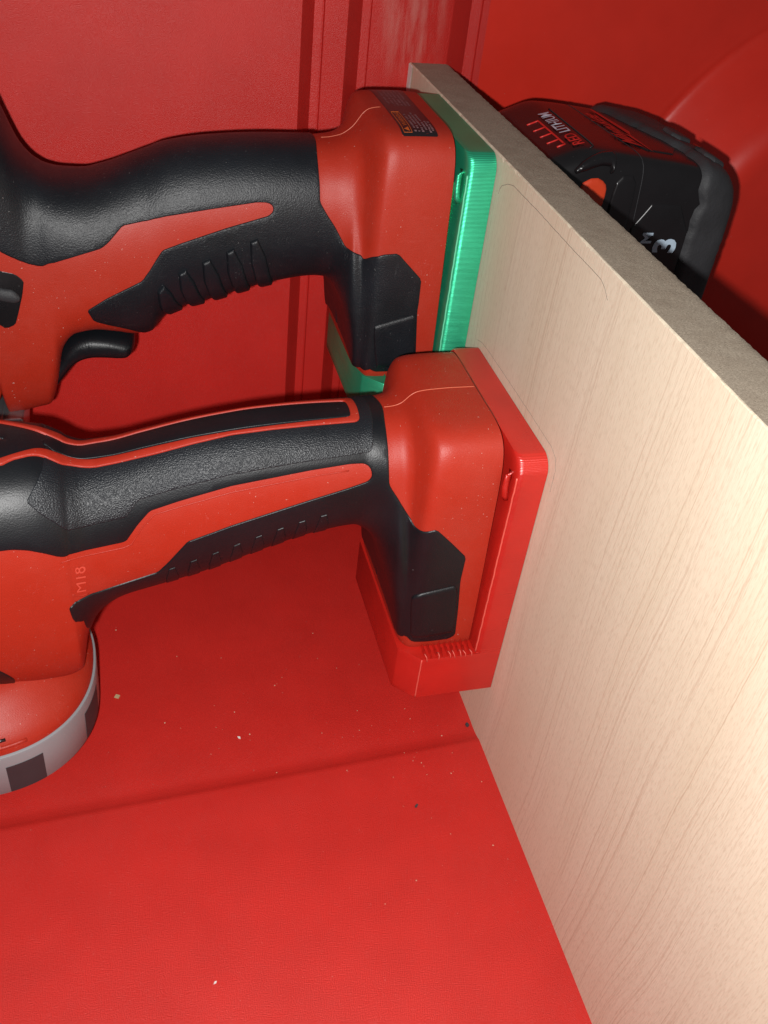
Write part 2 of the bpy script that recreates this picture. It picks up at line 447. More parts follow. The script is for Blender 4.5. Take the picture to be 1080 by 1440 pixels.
# plan profile of the ribbed wall (x, y): panels step back one behind the other, each with a narrow flat strip at its foot
prof = [(-520, -30), (-57.8, -30), (-57.1, -29.4), (-50.0, -15.6), (-49.6, -15.2), (-46.2, -15.6), (-45.9, -14.6), (-45.5, -14.6), (-45.1, -15.9),
        (-34.9, -15.9), (-34.2, -15.3), (-25.2, -.4), (-24.7, 0), (-21.2, -.3), (-21.0, .8), (-20.6, .8), (-20.2, -.15), (17.6, -.15), (18.5, .3), (30.3, 11.6), (30.9, 12), (35.5, 11.7), (35.8, 12.8), (36.3, 12.8), (36.7, 11.7), (40, 11.7)]
zs = [-5, 0, 60, 120, 180, 240, 300, 340]; V, F = [], []
for z in zs:
    for x, y in prof: V.append((x, y, z))
n = len(prof)
for i in range(len(zs) - 1):
    for j in range(n - 1): F.append((i * n + j, i * n + j + 1, (i + 1) * n + j + 1, (i + 1) * n + j))
o = mesh('ribbed_toolbox_wall', V, F, WALL_MAT, smooth=28); o['kind'] = 'structure'
# wall right of the ribs with the rounded arch that bulges into the box
arch = Pchip([0, 108, 113, 118, 122, 127, 145, 148.6, 150.2, 152, 154, 500], [-26, -26, -25.3, -23, -19.5, -13, 8.2, 11.6, 12.3, 11.2, 11.7, 11.7])
gx = [40 + 2.2 * i for i in range(150)]; gz = [-5 + 2.2 * i for i in range(160)]; V, F = [], []
for z in gz:
    for x in gx: V.append((x, arch(math.hypot(x - 273, z - 119)), z))
n = len(gx)
for i in range(len(gz) - 1):
    for j in range(n - 1): F.append((i * n + j, i * n + j + 1, (i + 1) * n + j + 1, (i + 1) * n + j))
o = mesh('arched_toolbox_wall', V, F, RED_SMOOTH, smooth=180); o['kind'] = 'structure'

# ------------------------------------------------------------------ the board
bd = thing('divider_board', 'pale veneered fibreboard panel standing upright on the red floor', 'board', (9.5, -210, -1))
TOP = 226.0; Y1 = -.2; Y0 = -440.0
r2 = random.Random(3)
ys = [Y1 + (Y0 - Y1) * i / 300 for i in range(301)]
chips = {r2.randint(20, 285): r2.uniform(.6, 1.5) for _ in range(26)}
jz = [r2.uniform(-.35, .25) if r2.random() < .8 else r2.uniform(-.9, .3) for _ in ys]
V, F = [], []
for i_, (y, j) in enumerate(zip(ys, jz)):
    j -= chips.get(i_, 0.0)
    V += [(0, y, -1), (0, y, TOP - .25 + j * .5), (.25, y, TOP + j * .5), (.7, y, TOP + .05), (.7, y, -1)]
for i in range(300):
    for k in range(4): F.append((i * 5 + k, i * 5 + k + 1, i * 5 + 6 + k, i * 5 + 5 + k))
F += [(0, 1, 2, 3, 4), tuple(1500 + k for k in range(5))]
mesh('veneer_face', V, F, WOOD, bd, smooth=35)
V, F = [], []
NX = 14
for y in ys:
    for k in range(NX + 1):
        x = .75 + 18.15 * k / NX; e = min(k, NX - k)
        V.append((x + (r2.uniform(-.12, .08) if k == NX else 0), y, TOP + r2.uniform(-.07, .06) - (.15 + r2.uniform(0, .25) if k == NX else 0)))
    V.append((18.9, y, TOP - 3)); V.append((18.9, y, -1)); V.append((.75, y, -1))
m_ = NX + 4
for i in range(300):
    for k in range(m_ - 1): F.append((i * m_ + k, i * m_ + k + 1, (i + 1) * m_ + k + 1, (i + 1) * m_ + k))
F += [tuple(range(m_)), tuple(300 * m_ + k for k in range(m_))]
mesh('fibreboard_core', V, F, MDF, bd, smooth=50)
V, F = box_vf(-.35, -.02, -5.5, -.3, 210, 225.7)
V[0] = (-.35, -1.5, 209); V[1] = (-.35, -6.5, 225); o = mesh('white_edge_chip', V, F, WHITE, bd)
def pencil(pts, r):
    P = []
    for i in range(len(pts) - 1):
        a, b_ = pts[i], pts[i + 1]; n = max(1, int(math.hypot(b_[0] - a[0], b_[1] - a[1]) / 2))
        for k in range(n): P.append((-.02, a[0] + (b_[0] - a[0]) * k / n, a[1] + (b_[1] - a[1]) * k / n + rnd.uniform(-.08, .08)))
    P.append((-.02,) + tuple(pts[-1])); return tube_vf(P, r, 5)
mesh('pencil_line', *pencil([(-130.1, 213.5), (-130.6, 215.6), (-132.1, 217.3), (-136.9, 219.6), (-142, 221), (-168, 221.1), (-192.8, 220.8), (-213, 220.9), (-217.5, 220.7), (-220.5, 219.8), (-224, 217.3)], .09), GRAPHITE, bd)
mesh('pencil_line', *pencil([(-135.5, 155.2), (-141, 156.8), (-150, 157.4), (-189.6, 157.6), (-214, 157.4), (-219, 155.8), (-221, 152.0), (-221.2, 143)], .06), GRAPHITE, bd)

# ------------------------------------------------------------------ printed mounts
def mount(name, label, y_far, zb, mat):
    """stack of plan outlines: plate against the board, deep chamfered lip along its foot"""
    W_, H = 83.0, 119.5; yn = y_far - W_; zt = zb + H; lip = zb + 23.2
    t = thing(name, label, 'tool mount', (-10, (y_far + yn) / 2, zb))
    def outline(pl, ins):      # near board corner -> front -> far board corner
        a, c = yn + ins, y_far - ins; pts = [(-.25, a)]
        if pl: fr = [(-9.0, a), (-10.3, a + .45), (-11.1, a + 1.3), (-11.4, a + 2.6), (-11.4, c - 2.6), (-11.1, c - 1.3), (-10.3, c - .45), (-9.0, c)]
        else: fr = [(-33.6, a), (-34.3, a + .3), (-41.4, a + 7.4), (-42, a + 8.4), (-42, c - 8.4), (-41.4, c - 7.4), (-34.3, c - .3), (-33.6, c)]
        return pts + fr + [(-.25, c)]
    levels = [(zb, False, .5), (zb + .4, False, 0)]
    for k in range(1, 12): levels.append((zb + .4 + (lip - zb - 1) * k / 11, False, 0))
    levels += [(lip, False, .12), (lip, True, 0)]
    for k in range(1, 24): levels.append((lip + (zt - 6.5 - lip) * k / 23, True, 0))
    for k in range(1, 9):
        u = math.pi / 2 * k / 8; levels.append((zt - 6.5 + 6.5 * math.sin(u), True, 6.5 * (1 - math.cos(u))))
    V, F = [], []; n = 10
    for z, pl, ins in levels:
        for x, y in outline(pl, ins): V.append((x, y, z))
    for i in range(len(levels) - 1):
        for j in range(n):
            k = (j + 1) % n; F.append((i * n + j, i * n + k, (i + 1) * n + k, (i + 1) * n + j))
    F += [tuple(range(n)), tuple((len(levels) - 1) * n + j for j in range(n))]
    mesh('mount_body', V, F, mat, t, smooth=38)
    # battery-style rail block that carries the tool foot
    V, F = box_vf(-14.5, -10.9, yn + 12, y_far - 12, lip + 6, zt - 14, 1.2); mesh('rail_block', V, F, mat, t, smooth=40)
    # pale raised layer seams on the outer corners, edge highlight painted into their colour
    r = random.Random(5)
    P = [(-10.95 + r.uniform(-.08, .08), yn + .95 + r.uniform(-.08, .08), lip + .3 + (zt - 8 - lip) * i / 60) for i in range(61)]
    mesh('seam_highlight', *tube_vf(P, .34, 6), PALE_STRING_HIGHLIGHT[mat.name], t, smooth=180)
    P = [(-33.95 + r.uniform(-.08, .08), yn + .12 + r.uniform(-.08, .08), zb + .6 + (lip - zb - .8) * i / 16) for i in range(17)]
    mesh('seam_highlight', *tube_vf(P, .30, 6), PALE_STRING_HIGHLIGHT[mat.name], t, smooth=180)
    # small hooked tab beside the tool foot
    P = [(-11.6, yn + 5.0, zt - 7), (-12.6, yn + 4.4, zt - 9), (-13.2, yn + 4.0, zt - 13), (-12.8, yn + 4.0, zt - 17), (-11.6, yn + 4.4, zt - 19)]
    V, F = tube_vf(P, 1.2, 10); mesh('hook_tab', V, F, mat, t, smooth=180)
    # torn support ridges left on the ledge
    r = random.Random(int(zb)); ridge = None
    for k in range(9):
        x = -13.5 - 2.35 * k; Vr = []
        sh = (0, .3, .9, .5, 1.2, .2)
        for i, s_ in enumerate(sh):
            y = i * 1.5; w = .55 - .05 * i
            Vr += [(x - w, y, -.6), (x + w + r.uniform(-.1, .1), y, -.6), (x + .3 * w + r.uniform(-.15, .15), y + r.uniform(-.3, .3), .6 + s_ * r.uniform(.6, 2.2))]
        Fr = []
        for i in range(5):
            for q in range(3): Fr.append((i * 3 + q, i * 3 + (q + 1) % 3, i * 3 + 3 + (q + 1) % 3, i * 3 + 3 + q))
        Fr += [(0, 1, 2), (15, 16, 17)]
        mesh('support_ridge', Vr, Fr, mat, t, off=(0, yn + .15, lip))
        if k % 2 == 0 or r.random() < .4:
            x2 = x + r.uniform(-.5, .5); P = [(x2, yn + 2.2, lip + .8), (x2 + r.uniform(-.4, .4), yn + 1.0, lip + r.uniform(1.4, 2.4)), (x2 + .5, yn + .1, lip + r.uniform(.8, 1.6)), (x2 + r.uniform(0, 1.0), yn - .35, lip - r.uniform(.2, .9))]
            mesh('support_string', *tube_vf(P, .24, 6), PALE_STRING_HIGHLIGHT[mat.name], t, smooth=180)
    return t
mount('printed_mount', 'glossy red printed tool mount on the board, lower and nearer than the green one', -134.0, 34.0, PRINT_RED)
mount('printed_mount', 'shiny green printed tool mount at the top of the board', -42.0, 106.0, PRINT_GREEN)

# ------------------------------------------------------------------ cordless tools
T2 = [(-11.6,158,55,35.5,7,22,35.5),(-20,158,54.8,35.5,7,22,35.5),(-32,157.6,54.6,35.4,7,20,35.5),(-37,156.9,54.6,35,6.5,18,35.2),(-39.5,155.5,55.4,33.6,5.2,14,33.8),(-41.3,153.6,58,30,3.9,11,32.6),(-43,152.2,69,26.6,3.1,10,32),(-45.5,151.3,83,24.4,2.7,8,31),(-48,151,92.5,23.6,2.5,5.0,26.8),(-50.5,150.9,98,22.8,2.4,3.3,23.8),(-54,150.9,101,21.7,2.4,2.5,21.7),(-60,150.6,103.5,20.5,2.3,2.3,20.5),(-75,150.3,101,20.5,2.3,2.3,20.5),(-95,149.2,94,20.5,2.3,2.3,20.5),(-116,146.3,85.5,20.5,2.3,2.3,20.5),(-135,142,80.2,21,2.3,2.3,21),(-147,139,77.5,22.5,2.3,2.3,22.5),(-156,138,71,24.5,2.3,2.3,24.5),(-160.5,139,61,26.5,2.4,2.4,26.5),(-162.5,140,50,27.5,2.5,2.5,27.5),(-164,141,43,28.5,2.6,2.6,28.5),(-171,144.5,40,30,2.6,2.6,30),(-185,146,40,32,2.6,2.6,32),(-205,148,40,34,2.6,2.6,34),(-235,148,40,34,2.6,2.6,34)]
T1 = [(-11.6,229.5,126.6,35.5,7,22,35.5),(-20,229.7,126.6,35.5,7,22,35.5),(-36,229.5,126.6,35.4,7,20,35.5),(-40,228.8,126.6,35,6.5,18,35),(-42.5,226.9,128.5,33.2,5,11,33),(-44.5,224,130,29.6,3.9,11,32),(-46.2,221.9,141,26.8,3.1,10,31.4),(-48.7,219.9,154,24.6,2.7,8,30.3),(-51,218.7,159.8,23.8,2.5,5,26.4),(-53.3,218.1,162.4,23.2,2.4,3.3,23.8),(-56,217.6,163,22.7,2.4,2.5,22.7),(-62,217.3,162.8,22,2.3,2.3,22),(-81,217.1,159.4,22,2.3,2.3,22),(-101,215.9,153.3,22,2.3,2.3,22),(-119,212.9,147.6,22,2.3,2.3,22),(-124,210.9,143.3,22.3,2.3,2.3,22.3),(-128,209.4,138.5,22.6,2.3,2.4,22.6),(-133,207.2,138,23,2.4,2.6,23),(-142,203.7,140.5,23.5,2.5,3,23.5),(-150,201.8,142,24,2.5,3.2,24),(-157,201.9,141,24,2.6,3.4,24),(-162.5,203,135,24,2.7,3.4,24),(-166.5,205.4,118,24,2.8,3.2,24),(-171,211,105.5,24,2.8,2.8,24),(-176,224,104,24.5,2.8,2.8,24.5),(-181,240,102.5,25,2.8,2.8,25),(-187,250,101,25.5,2.8,2.8,25.5),(-190,256,118,26,2.8,2.8,26),(-196,262,135,26,2.8,2.8,26),(-215,270,150,26,2.8,2.8,26)]

# ---- tool with the round base (near)
L2 = Loft(-175, T2, -1, 3.2)
t2 = thing('cordless_tool', 'red and black cordless tool with round grey-banded base, held by the red mount', 'power tool', (-100, -175, 40))
mesh('housing', *L2.core(.9, 264), RED_TOOL, t2, smooth=55)
G2 = [(51.8, 99), (51.68, 87.12), (53.07, 70.65), (53.45, 58.24), (53.57, 51.67), (53.55, 45.58), (53.61, 39.68), (53.56, 33.9), (53.48, 28.21), (53.31, 22.41), (53.03, 16.44), (51.06, 13.06), (46.7, 11.42), (42.66, 11.69), (38.05, 12.86), (33.45, 14.47), (29.45, 14.65), (27.58, 14.82), (25.44, 15.36), (23.28, 15.63), (20.18, 12.07), (16.67, 8.33), (14.02, 5.28), (11.36, 2.17), (8.68, -0.98), (8.84, -5.32), (8.99, -9.66), (9.15, -13.95), (8.77, -18.31), (8.38, -22.52), (7.98, -26.55), (7.58, -30.37), (7.3, -33.93), (7, -37.26), (6.68, -40.44), (9.46, -41.8), (12.47, -41.8), (15.47, -41.8), (18.45, -41.8), (21.73, -41.6), (24.85, -41.44), (27.96, -39.77), (29.6, -43), (32.6, -47), (34.2, -60), (34.4, -99), (164.8, -99), (166.8, -28), (172.81, -14.86), (177.24, -7.14), (178.19, -1.99), (178.4, 1.37), (175.34, 1.74), (167.6, -7.77), (163.18, -13.87), (159.88, -18.59), (156.98, -21.8), (154.31, -24.19), (151.66, -25.72), (149.27, -26.37), (146.9, -26.7), (144.55, -26.8), (142.19, -26.73), (139.83, -26.54), (137.45, -26.31), (135.58, -22.57), (133.73, -19.13), (131.87, -15.19), (130.02, -11.46), (128.17, -7.88), (126.34, -4.39), (124.04, -3.98), (121.73, -3.55), (119.43, -3.07), (117.11, -2.62), (114.93, -2.2), (112.74, -1.82), (110.55, -1.45), (108.16, -1.3), (105.77, -1.14), (103.38, -0.92), (100.99, -0.64), (98.6, -0.26), (96.22, 0.2), (93.82, 0.64), (91.43, 1.1), (89.03, 1.6), (86.64, 2.17), (84.24, 2.82), (81.85, 3.58), (79.27, 4.46), (76.69, 5.49), (74.13, 6.57), (71.56, 7.7), (68.99, 8.92), (66.48, 10.44), (63.95, 12.09), (61.41, 14.13), (60.09, 17.94), (59.83, 21.97), (60.59, 27.46), (62.73, 30.57), (65.32, 30.81), (67.88, 31.12), (70.26, 30.81), (72.63, 30.55), (74.99, 30.32), (77.36, 30.11), (79.73, 29.95), (82.1, 29.85), (84.48, 29.63), (86.85, 29.47), (89.22, 29.35), (91.59, 29.27), (93.95, 29.21), (96.31, 29.16), (98.65, 29.12), (100.99, 29.14), (103.33, 29.21), (105.67, 29.35), (108, 29.52), (110.32, 29.71), (112.65, 29.49), (114.98, 29.28), (117.3, 29.07), (119.61, 28.84), (121.91, 28.64), (124.21, 28.49), (126.69, 28.33), (129.17, 28.21), (131.58, 27.97), (133.99, 27.74), (136.4, 27.53), (138.8, 27.31), (141.01, 23.9), (143.21, 20.55), (144.62, 17.65), (146.04, 14.7), (147.47, 11.68), (148.97, 11.5), (151.24, 12.22), (153.47, 13.09), (155.66, 14.19), (157.94, 15.5), (160.47, 17.02), (163.27, 18.96), (167.63, 21.88), (175.22, 26.21), (179.42, 26.36), (181.69, 27.1), (183.86, 27.87), (186.22, 28.7), (188.55, 29.59), (190.89, 30.07), (193.2, 30.55), (196.83, 30.51), (213, 30.5), (213, 99)]
mesh('grip', *patch_vf(L2, G2, .5, edge=.4, under=-.35, step=1.5, smooth_it=1), RUBBER_SMOOTH, t2, smooth=180)
TX2 = [(56.8, 99), (57.24, 85.71), (57.63, 72.27), (58.49, 59.28), (58.94, 48.41), (59.71, 40.4), (63.72, 39.27), (67.77, 38.76), (71.34, 38.34), (74.89, 37.98), (78.45, 37.68), (82, 37.5), (85.53, 37.45), (89.06, 37.48), (92.09, 37.39), (95.12, 37.33), (98.13, 37.3), (101.14, 37.33), (104.15, 37.47), (107.14, 37.68), (110.13, 37.95), (113.29, 37.78), (116.43, 37.63), (119.56, 37.47), (122.68, 37.36), (125.78, 37.36), (128.87, 37.45), (132.32, 37.32), (135.75, 37.23), (139.17, 37.13), (142.57, 37.24), (144.67, 32.97), (146.79, 28.71), (149.7, 29.34), (152.63, 29.9), (155.48, 30.66), (158.45, 31.62), (161.89, 32.76), (165.85, 34.16), (173.04, 36.35), (178.55, 40.02), (181.22, 41.93), (183.6, 43.91), (185.54, 46.44), (187.49, 49.11), (185.75, 53.11), (184.02, 57.58), (182.87, 62.65), (181.8, 68.81), (180.8, 99)]
g = mesh('textured_grip', *patch_vf(L2, TX2, .72, edge=.35, under=.25, smooth_it=1), RUBBER_TEX, t2, smooth=180)
RO = [(194.56, 66.59), (190.93, 70.54), (188.27, 72), (185.56, 73.76), (182.15, 74.45), (179.63, 73.45), (175.56, 72.67), (166.93, 73.57), (162.14, 72.83), (156.21, 69.86), (152.15, 69.71), (148, 69.26), (144.67, 68.65), (141.36, 67.96), (138.03, 67.57), (134.67, 67.29), (131.73, 67.34), (128.78, 67.42), (125.82, 67.6), (122.84, 67.9), (119.4, 68.12), (115.93, 68.47), (112.44, 68.88), (108.93, 69.39), (105.45, 68.95), (101.96, 68.66), (98.45, 68.58), (94.92, 68.66), (91.36, 68.5), (87.81, 68.4), (84.24, 68.38), (80.64, 68.46), (77.07, 68.44), (73.5, 68.51), (69.92, 68.64), (66.31, 68.78), (63.93, 68.97), (62.53, 71.71), (62.17, 76.4), (61.92, 87.7), (61.8, 99)]
RI = [(65.3, 99), (65.29, 88.93), (65.59, 78.44), (66.57, 76.04), (70.02, 75.6), (73.44, 75.16), (76.86, 74.78), (80.26, 74.51), (83.89, 74.15), (87.49, 73.9), (91.08, 73.75), (94.64, 73.69), (98.19, 73.53), (101.72, 73.54), (105.22, 73.78), (108.71, 74.2), (112.21, 74.26), (115.69, 74.42), (119.14, 74.65), (122.58, 75.02), (125.55, 75.08), (128.51, 75.28), (131.46, 75.59), (134.41, 75.96), (137.78, 76.22), (141.13, 76.58), (144.46, 77.29), (147.81, 77.88), (151.98, 78.52), (156.06, 78.65), (162.02, 81.3), (171.72, 82.54), (178.54, 82.18), (181.58, 82.09), (185.59, 79.16), (190.52, 75.27), (203, 66)]
mesh('red_grip_ring', *patch_vf(L2, RO + RI, 1.25, edge=.45, under=.2, step=1.4, smooth_it=1), RED_TOOL, t2, smooth=180)
CH = [(64.5, 99), (64.8, 79), (66.1, 76.6), (79.9, 75.2), (108.5, 75.0), (134.2, 77), (155.6, 80), (171.3, 83.0), (181.5, 83), (182.5, 99)]
mesh('grip_channel', *patch_vf(L2, CH, .92, edge=.3, under=.4, step=1.6, smooth_it=1), RUBBER_SMOOTH, t2, smooth=180)
for k in range(8):
    a = 74 + 8.0 * k; t = -15 - (a - 70) * .17
    mesh('grip_rib', *patch_vf(L2, [(a, t), (a + 4.8, t - 1), (a + 4.3, -78), (a - .5, -78)], .82, edge=.35, step=1.6, smooth_it=1, mirror=False, under=.25), RUBBER_SMOOTH, t2, smooth=180)
PD2 = [(27.97, -20.51), (25.62, -18.55), (22.91, -17.95), (20.15, -17.45), (17.19, -17.02), (14.21, -16.58), (11.21, -16.14), (9.78, -19.41), (9.33, -23.43), (8.87, -27.27), (8.41, -30.92), (8.37, -35.02), (8.31, -38.83), (11.08, -39), (13.84, -39.16), (16.58, -39.33), (19.33, -39.51), (22.35, -39.35), (25.28, -39.33), (26.38, -37.81), (26.72, -35.28), (27.05, -32.65), (27.39, -29.9), (27.73, -27), (28.1, -23.96)]
mesh('foot_pad', *patch_vf(L2, PD2, 1.3, edge=.8, under=.2, smooth_it=1, mirror=False), RUBBER_SMOOTH, t2, smooth=180)
mesh('parting_line', *tube_vf([L2.at(.4 + i * .8, math.pi / 2) for i in range(64)], .16, 6), SEAM, t2, smooth=180)
mesh('stripe_bevel', *tube_vf([L2.pt(a, math.radians(p), -.02) for a, p in [(68.15, 25.67), (71.35, 25.27), (74.9, 25.06), (78.45, 25), (81.64, 24.76), (85.19, 24.52), (88.74, 24.41), (92.29, 24.39), (95.84, 24.4), (99.39, 24.5), (102.94, 24.63), (106.49, 24.94), (110.04, 25.32), (113.59, 25.14), (117.14, 25), (120.33, 24.5), (123.88, 24.5), (128.5, 24.51), (131.34, 24.32), (134.18, 24.16), (137.37, 24.17), (141.63, 18), (143.76, 12.89), (145.89, 7.48), (148.73, 7), (152.28, 8.35), (155.47, 10.05), (159.02, 12.38), (163.28, 15.68), (171.45, 21.5), (179.26, 23.87)]], .28, 6), RED_TOOL, t2, smooth=180)
V, F = text_vf('M18', 1.0)
MK = [(162.94, -11.06), (161.78, 7.8), (173.19, 19.33), (175.05, 7.2)]   # corners of the marking: baseline start, baseline end, top end, top start
def on_mark(u, w, off):
    a = [(1 - u) * (1 - w), u * (1 - w), u * w, (1 - u) * w]
    return L2.pt(sum(k * c[0] for k, c in zip(a, MK)), math.radians(sum(k * c[1] for k, c in zip(a, MK))), off)
tw = max(v[0] for v in V)
mesh('embossed_marking', [on_mark(x / tw, .12 + y * .78, .22) for x, y, z in V], F, EMBOSS_HIGHLIGHT, t2)  # flat lettering, its emboss highlights put into the brighter colour
mesh('embossed_bar', *tube_vf([on_mark(-.10, i / 8, .0) for i in range(9)], .3, 6), RED_TOOL, t2, smooth=180)
# black vent wedge low on the motor housing
mesh('lower_vent', *patch_vf(L2, [(199.8, -41.5), (203.5, -29), (215, -14), (225, -20), (225, -60), (206, -52)], .5, edge=.6, mirror=False), BLACK_PLASTIC, t2, smooth=180)
# flared skirt and banded ring, lathe of a slightly squared circle
def lathe(profile, cx, cy, n=160, nn=2.25):
    V, F = [], []
    for r, z in profile:
        for k in range(n):
            u = 2 * math.pi * k / n; c, s_ = math.cos(u), math.sin(u); q = (abs(c) ** nn + abs(s_) ** nn) ** (-1 / nn)
            V.append((cx + r * c * q, cy + r * 1.02 * s_ * q, z))
    for i in range(len(profile) - 1):
        for k in range(n):
            j = (k + 1) % n; F.append((i * n + k, i * n + j, (i + 1) * n + j, (i + 1) * n + k))
    F += [tuple(range(n)), tuple((len(profile) - 1) * n + k for k in range(n))]
    return V, F
CX, CY = -205.5, -175
sk = mesh('base_skirt', *lathe([(40, 30), (44.2, 33.2), (44.5, 36.2), (44.0, 38.5), (42.2, 41.8), (39, 45), (35, 48.2), (31.5, 51.5), (29.5, 55.5), (28.5, 60)], CX, CY), RED_TOOL, t2, smooth=60)
rg = mesh('grey_ring', *lathe([(40, 13), (44.6, 13.2), (45.0, 13.8), (45.5, 34.2), (45.3, 35.2), (44.6, 35.6), (40, 35.4)], CX, CY), GREY, t2, smooth=40)
def ring_panel(u0, u1, z0, z1):
    V, F = [], []
    m = 14
    for i in range(m + 1):
        u = math.radians(u0 + (u1 - u0) * i / m); c, s_ = math.cos(u), math.sin(u); q = (abs(c) ** 2.25 + abs(s_) ** 2.25) ** (-1 / 2.25)
        for z in (z0, z1):
            r = 45.0 + .5 * (z - 13.8) / 20.4 + .12
            V.append((CX + r * c * q, CY + r * 1.02 * s_ * q, z))
    for i in range(m): F.append((2 * i, 2 * i + 1, 2 * i + 3, 2 * i + 2))
    return V, F
for u0, u1 in ((-75, -58), (-31, -12), (-150, -133), (40, 57)):
    mesh('dark_panel', *ring_panel(u0, u1, 13.9, 29.5), DARK_TAPE, rg, smooth=180)
def slot(u0, u1, r, z, h):
    P = []
    for i in range(13):
        u = math.radians(u0 + (u1 - u0) * i / 12); c, s_ = math.cos(u), math.sin(u); q = (abs(c) ** 2.25 + abs(s_) ** 2.25) ** (-1 / 2.25)
        P.append((CX + r * c * q, CY + r * 1.02 * s_ * q, z))
    return tube_vf(P, h, 8)
mesh('skirt_ridge', *slot(-100, -63, 43.6, 38.9, .8), RED_TOOL, sk, smooth=180)
mesh('skirt_slot', *slot(-100, -72, 42.3, 41.4, .7), BLACK_PLASTIC, sk, smooth=180)

# ---- tool with the trigger (far, upper)
L1 = Loft(-83.5, T1, -1, 3.2)
t1 = thing('cordless_tool', 'red and black cordless tool with trigger and warning sticker, held by the green mount', 'power tool', (-100, -83.5, 100))
mesh('housing', *L1.core(.9, 264), RED_TOOL, t1, smooth=55)
G1 = [(60.8, 99), (60.96, 81.03), (61.82, 62.14), (61.98, 54.18), (62.01, 47.33), (61.96, 40.24), (61.81, 33.56), (61.79, 27.06), (61.7, 20.55), (60.33, 15.84), (58.94, 11.07), (57.16, 5.72), (55.35, 0.29), (53.89, -4.91), (52.46, -9.15), (51.08, -11.79), (48.36, -9.31), (38.25, 2.42), (33.52, 4.89), (30.5, 6.36), (27.29, 7.61), (24.23, 7.7), (21.07, 7.91), (18.09, 4.77), (14.99, 1.57), (12.09, -1.46), (9.18, -4.53), (9.13, -8.4), (9.09, -12.25), (9.04, -16.03), (9.25, -19.58), (8.98, -22.47), (8.71, -25.27), (8.44, -27.97), (8.16, -30.57), (7.88, -33.06), (7.6, -35.44), (7.42, -37.67), (7.24, -39.82), (7.02, -41.98), (10.17, -42.27), (13.3, -42.4), (16.42, -42.4), (19.52, -42.4), (22.4, -42.4), (25.23, -42.4), (27.96, -41.35), (30.6, -44), (34.6, -48.5), (36.8, -56), (37.2, -99), (129.7, -99), (131.7, -64), (134.49, -52.23), (137.79, -46.55), (141.07, -44.59), (144.3, -42.87), (147.45, -41.04), (151.94, -37.62), (153.04, -32.11), (154.13, -27.29), (151.61, -24.36), (149.07, -21.22), (146.54, -18.14), (144.16, -15.93), (141.76, -13.65), (139.36, -11.38), (136.95, -9.41), (134.54, -7.98), (132.19, -7.02), (130.24, -3.42), (128.11, -0.59), (126.37, 0.84), (124.69, 2.59), (123.07, 4.59), (120.35, 3.55), (117.72, 3.61), (115.16, 4.01), (112.66, 4.41), (110.18, 4.96), (107.72, 5.62), (105.26, 6.34), (102.79, 7.08), (100.3, 7.82), (97.8, 8.55), (95.13, 9.11), (92.45, 9.71), (89.77, 10.35), (87.09, 11.07), (84.41, 11.89), (81.72, 12.81), (80.09, 15.69), (80.23, 19.36), (82, 21.92), (86.1, 22.89), (88.59, 22.73), (91.08, 22.62), (93.56, 22.56), (96.04, 22.53), (98.52, 22.51), (100.98, 22.49), (103.44, 22.47), (105.87, 22.42), (108.29, 22.41), (110.71, 22.48), (113.14, 22.64), (115.6, 22.92), (118.1, 23.35), (120.65, 24.09), (123.62, 25.65), (126.74, 27.42), (129.88, 28.89), (132.66, 29.54), (135.36, 30.05), (138.11, 30.3), (139.98, 27.58), (141.84, 24.7), (143.71, 21.67), (146.57, 18.48), (149.14, 17.7), (151.7, 16.6), (154.22, 15.19), (156.72, 13.93), (159.34, 12.8), (161.96, 12.24), (164.99, 12.52), (170.41, 15.74), (176.36, 18.41), (180.66, 19.97), (184.66, 18.96), (188.34, 16.22), (191.54, 14.2), (195.21, 11.95), (198.9, 9.88), (225, 4), (225, 99)]
mesh('grip', *patch_vf(L1, G1, .5, edge=.4, under=-.35, step=1.4, smooth_it=1), RUBBER, t1, smooth=180)
for k in range(5):
    a = 84.5 + 9.3 * k; t = -4 - (a - 88) * .44
    mesh('grip_rib', *patch_vf(L1, [(a, t), (a + 6.0, t - 3), (a - 2.4, -74), (a - 8.6, -72)], 1.9, edge=.9, step=1.6, smooth_it=1, mirror=False, under=.25), RUBBER, t1, smooth=180)
PD1 = [(28.19, -25.29), (25.41, -24.45), (22.53, -23.68), (19.61, -22.91), (16.56, -22.12), (13.5, -21.32), (10.43, -20.51), (10.03, -23.56), (9.62, -26.51), (9.21, -29.35), (8.8, -32.06), (8.38, -34.65), (8.43, -36.91), (8.48, -39.08), (8.5, -40.6), (12.25, -40.6), (15.99, -40.6), (19.7, -40.6), (22.56, -40.6), (25.39, -40.6)]
mesh('foot_pad', *patch_vf(L1, PD1, 1.2, edge=.8, under=.2, smooth_it=1, mirror=False), RUBBER, t1, smooth=180)
mesh('parting_line', *tube_vf([L1.at(24 + i * .8, math.pi / 2) for i in range(44)], .16, 6), SEAM, t1, smooth=180)
TR = [(-166.9, 129.7), (-165.0, 134.0), (-160.1, 139.1), (-153.8, 141.3), (-147.7, 140.9), (-141.6, 139.8), (-134.6, 137.4), (-133.7, 133.5), (-135.1, 129.2), (-138.4, 126.9), (-148.7, 128.0), (-153.8, 127.9), (-158.3, 125.7), (-161.9, 121.1), (-166.0, 115.7), (-169, 113), (-172, 124)]
mesh('trigger', *pillow_vf(TR, -83.5, 15.0, 5.0), RUBBER_SMOOTH, t1, smooth=180)
LK = [(200.59, 2.95), (196.24, 5.5), (191.59, 8.83), (186.57, 10.39), (187.57, 6.48), (188.59, 2.55), (190.43, -2.35), (192.43, -7), (194.27, -10.5), (196.21, -13.88), (202.26, -17.53), (204.59, -16.59), (209, -15.5), (209, 2)]
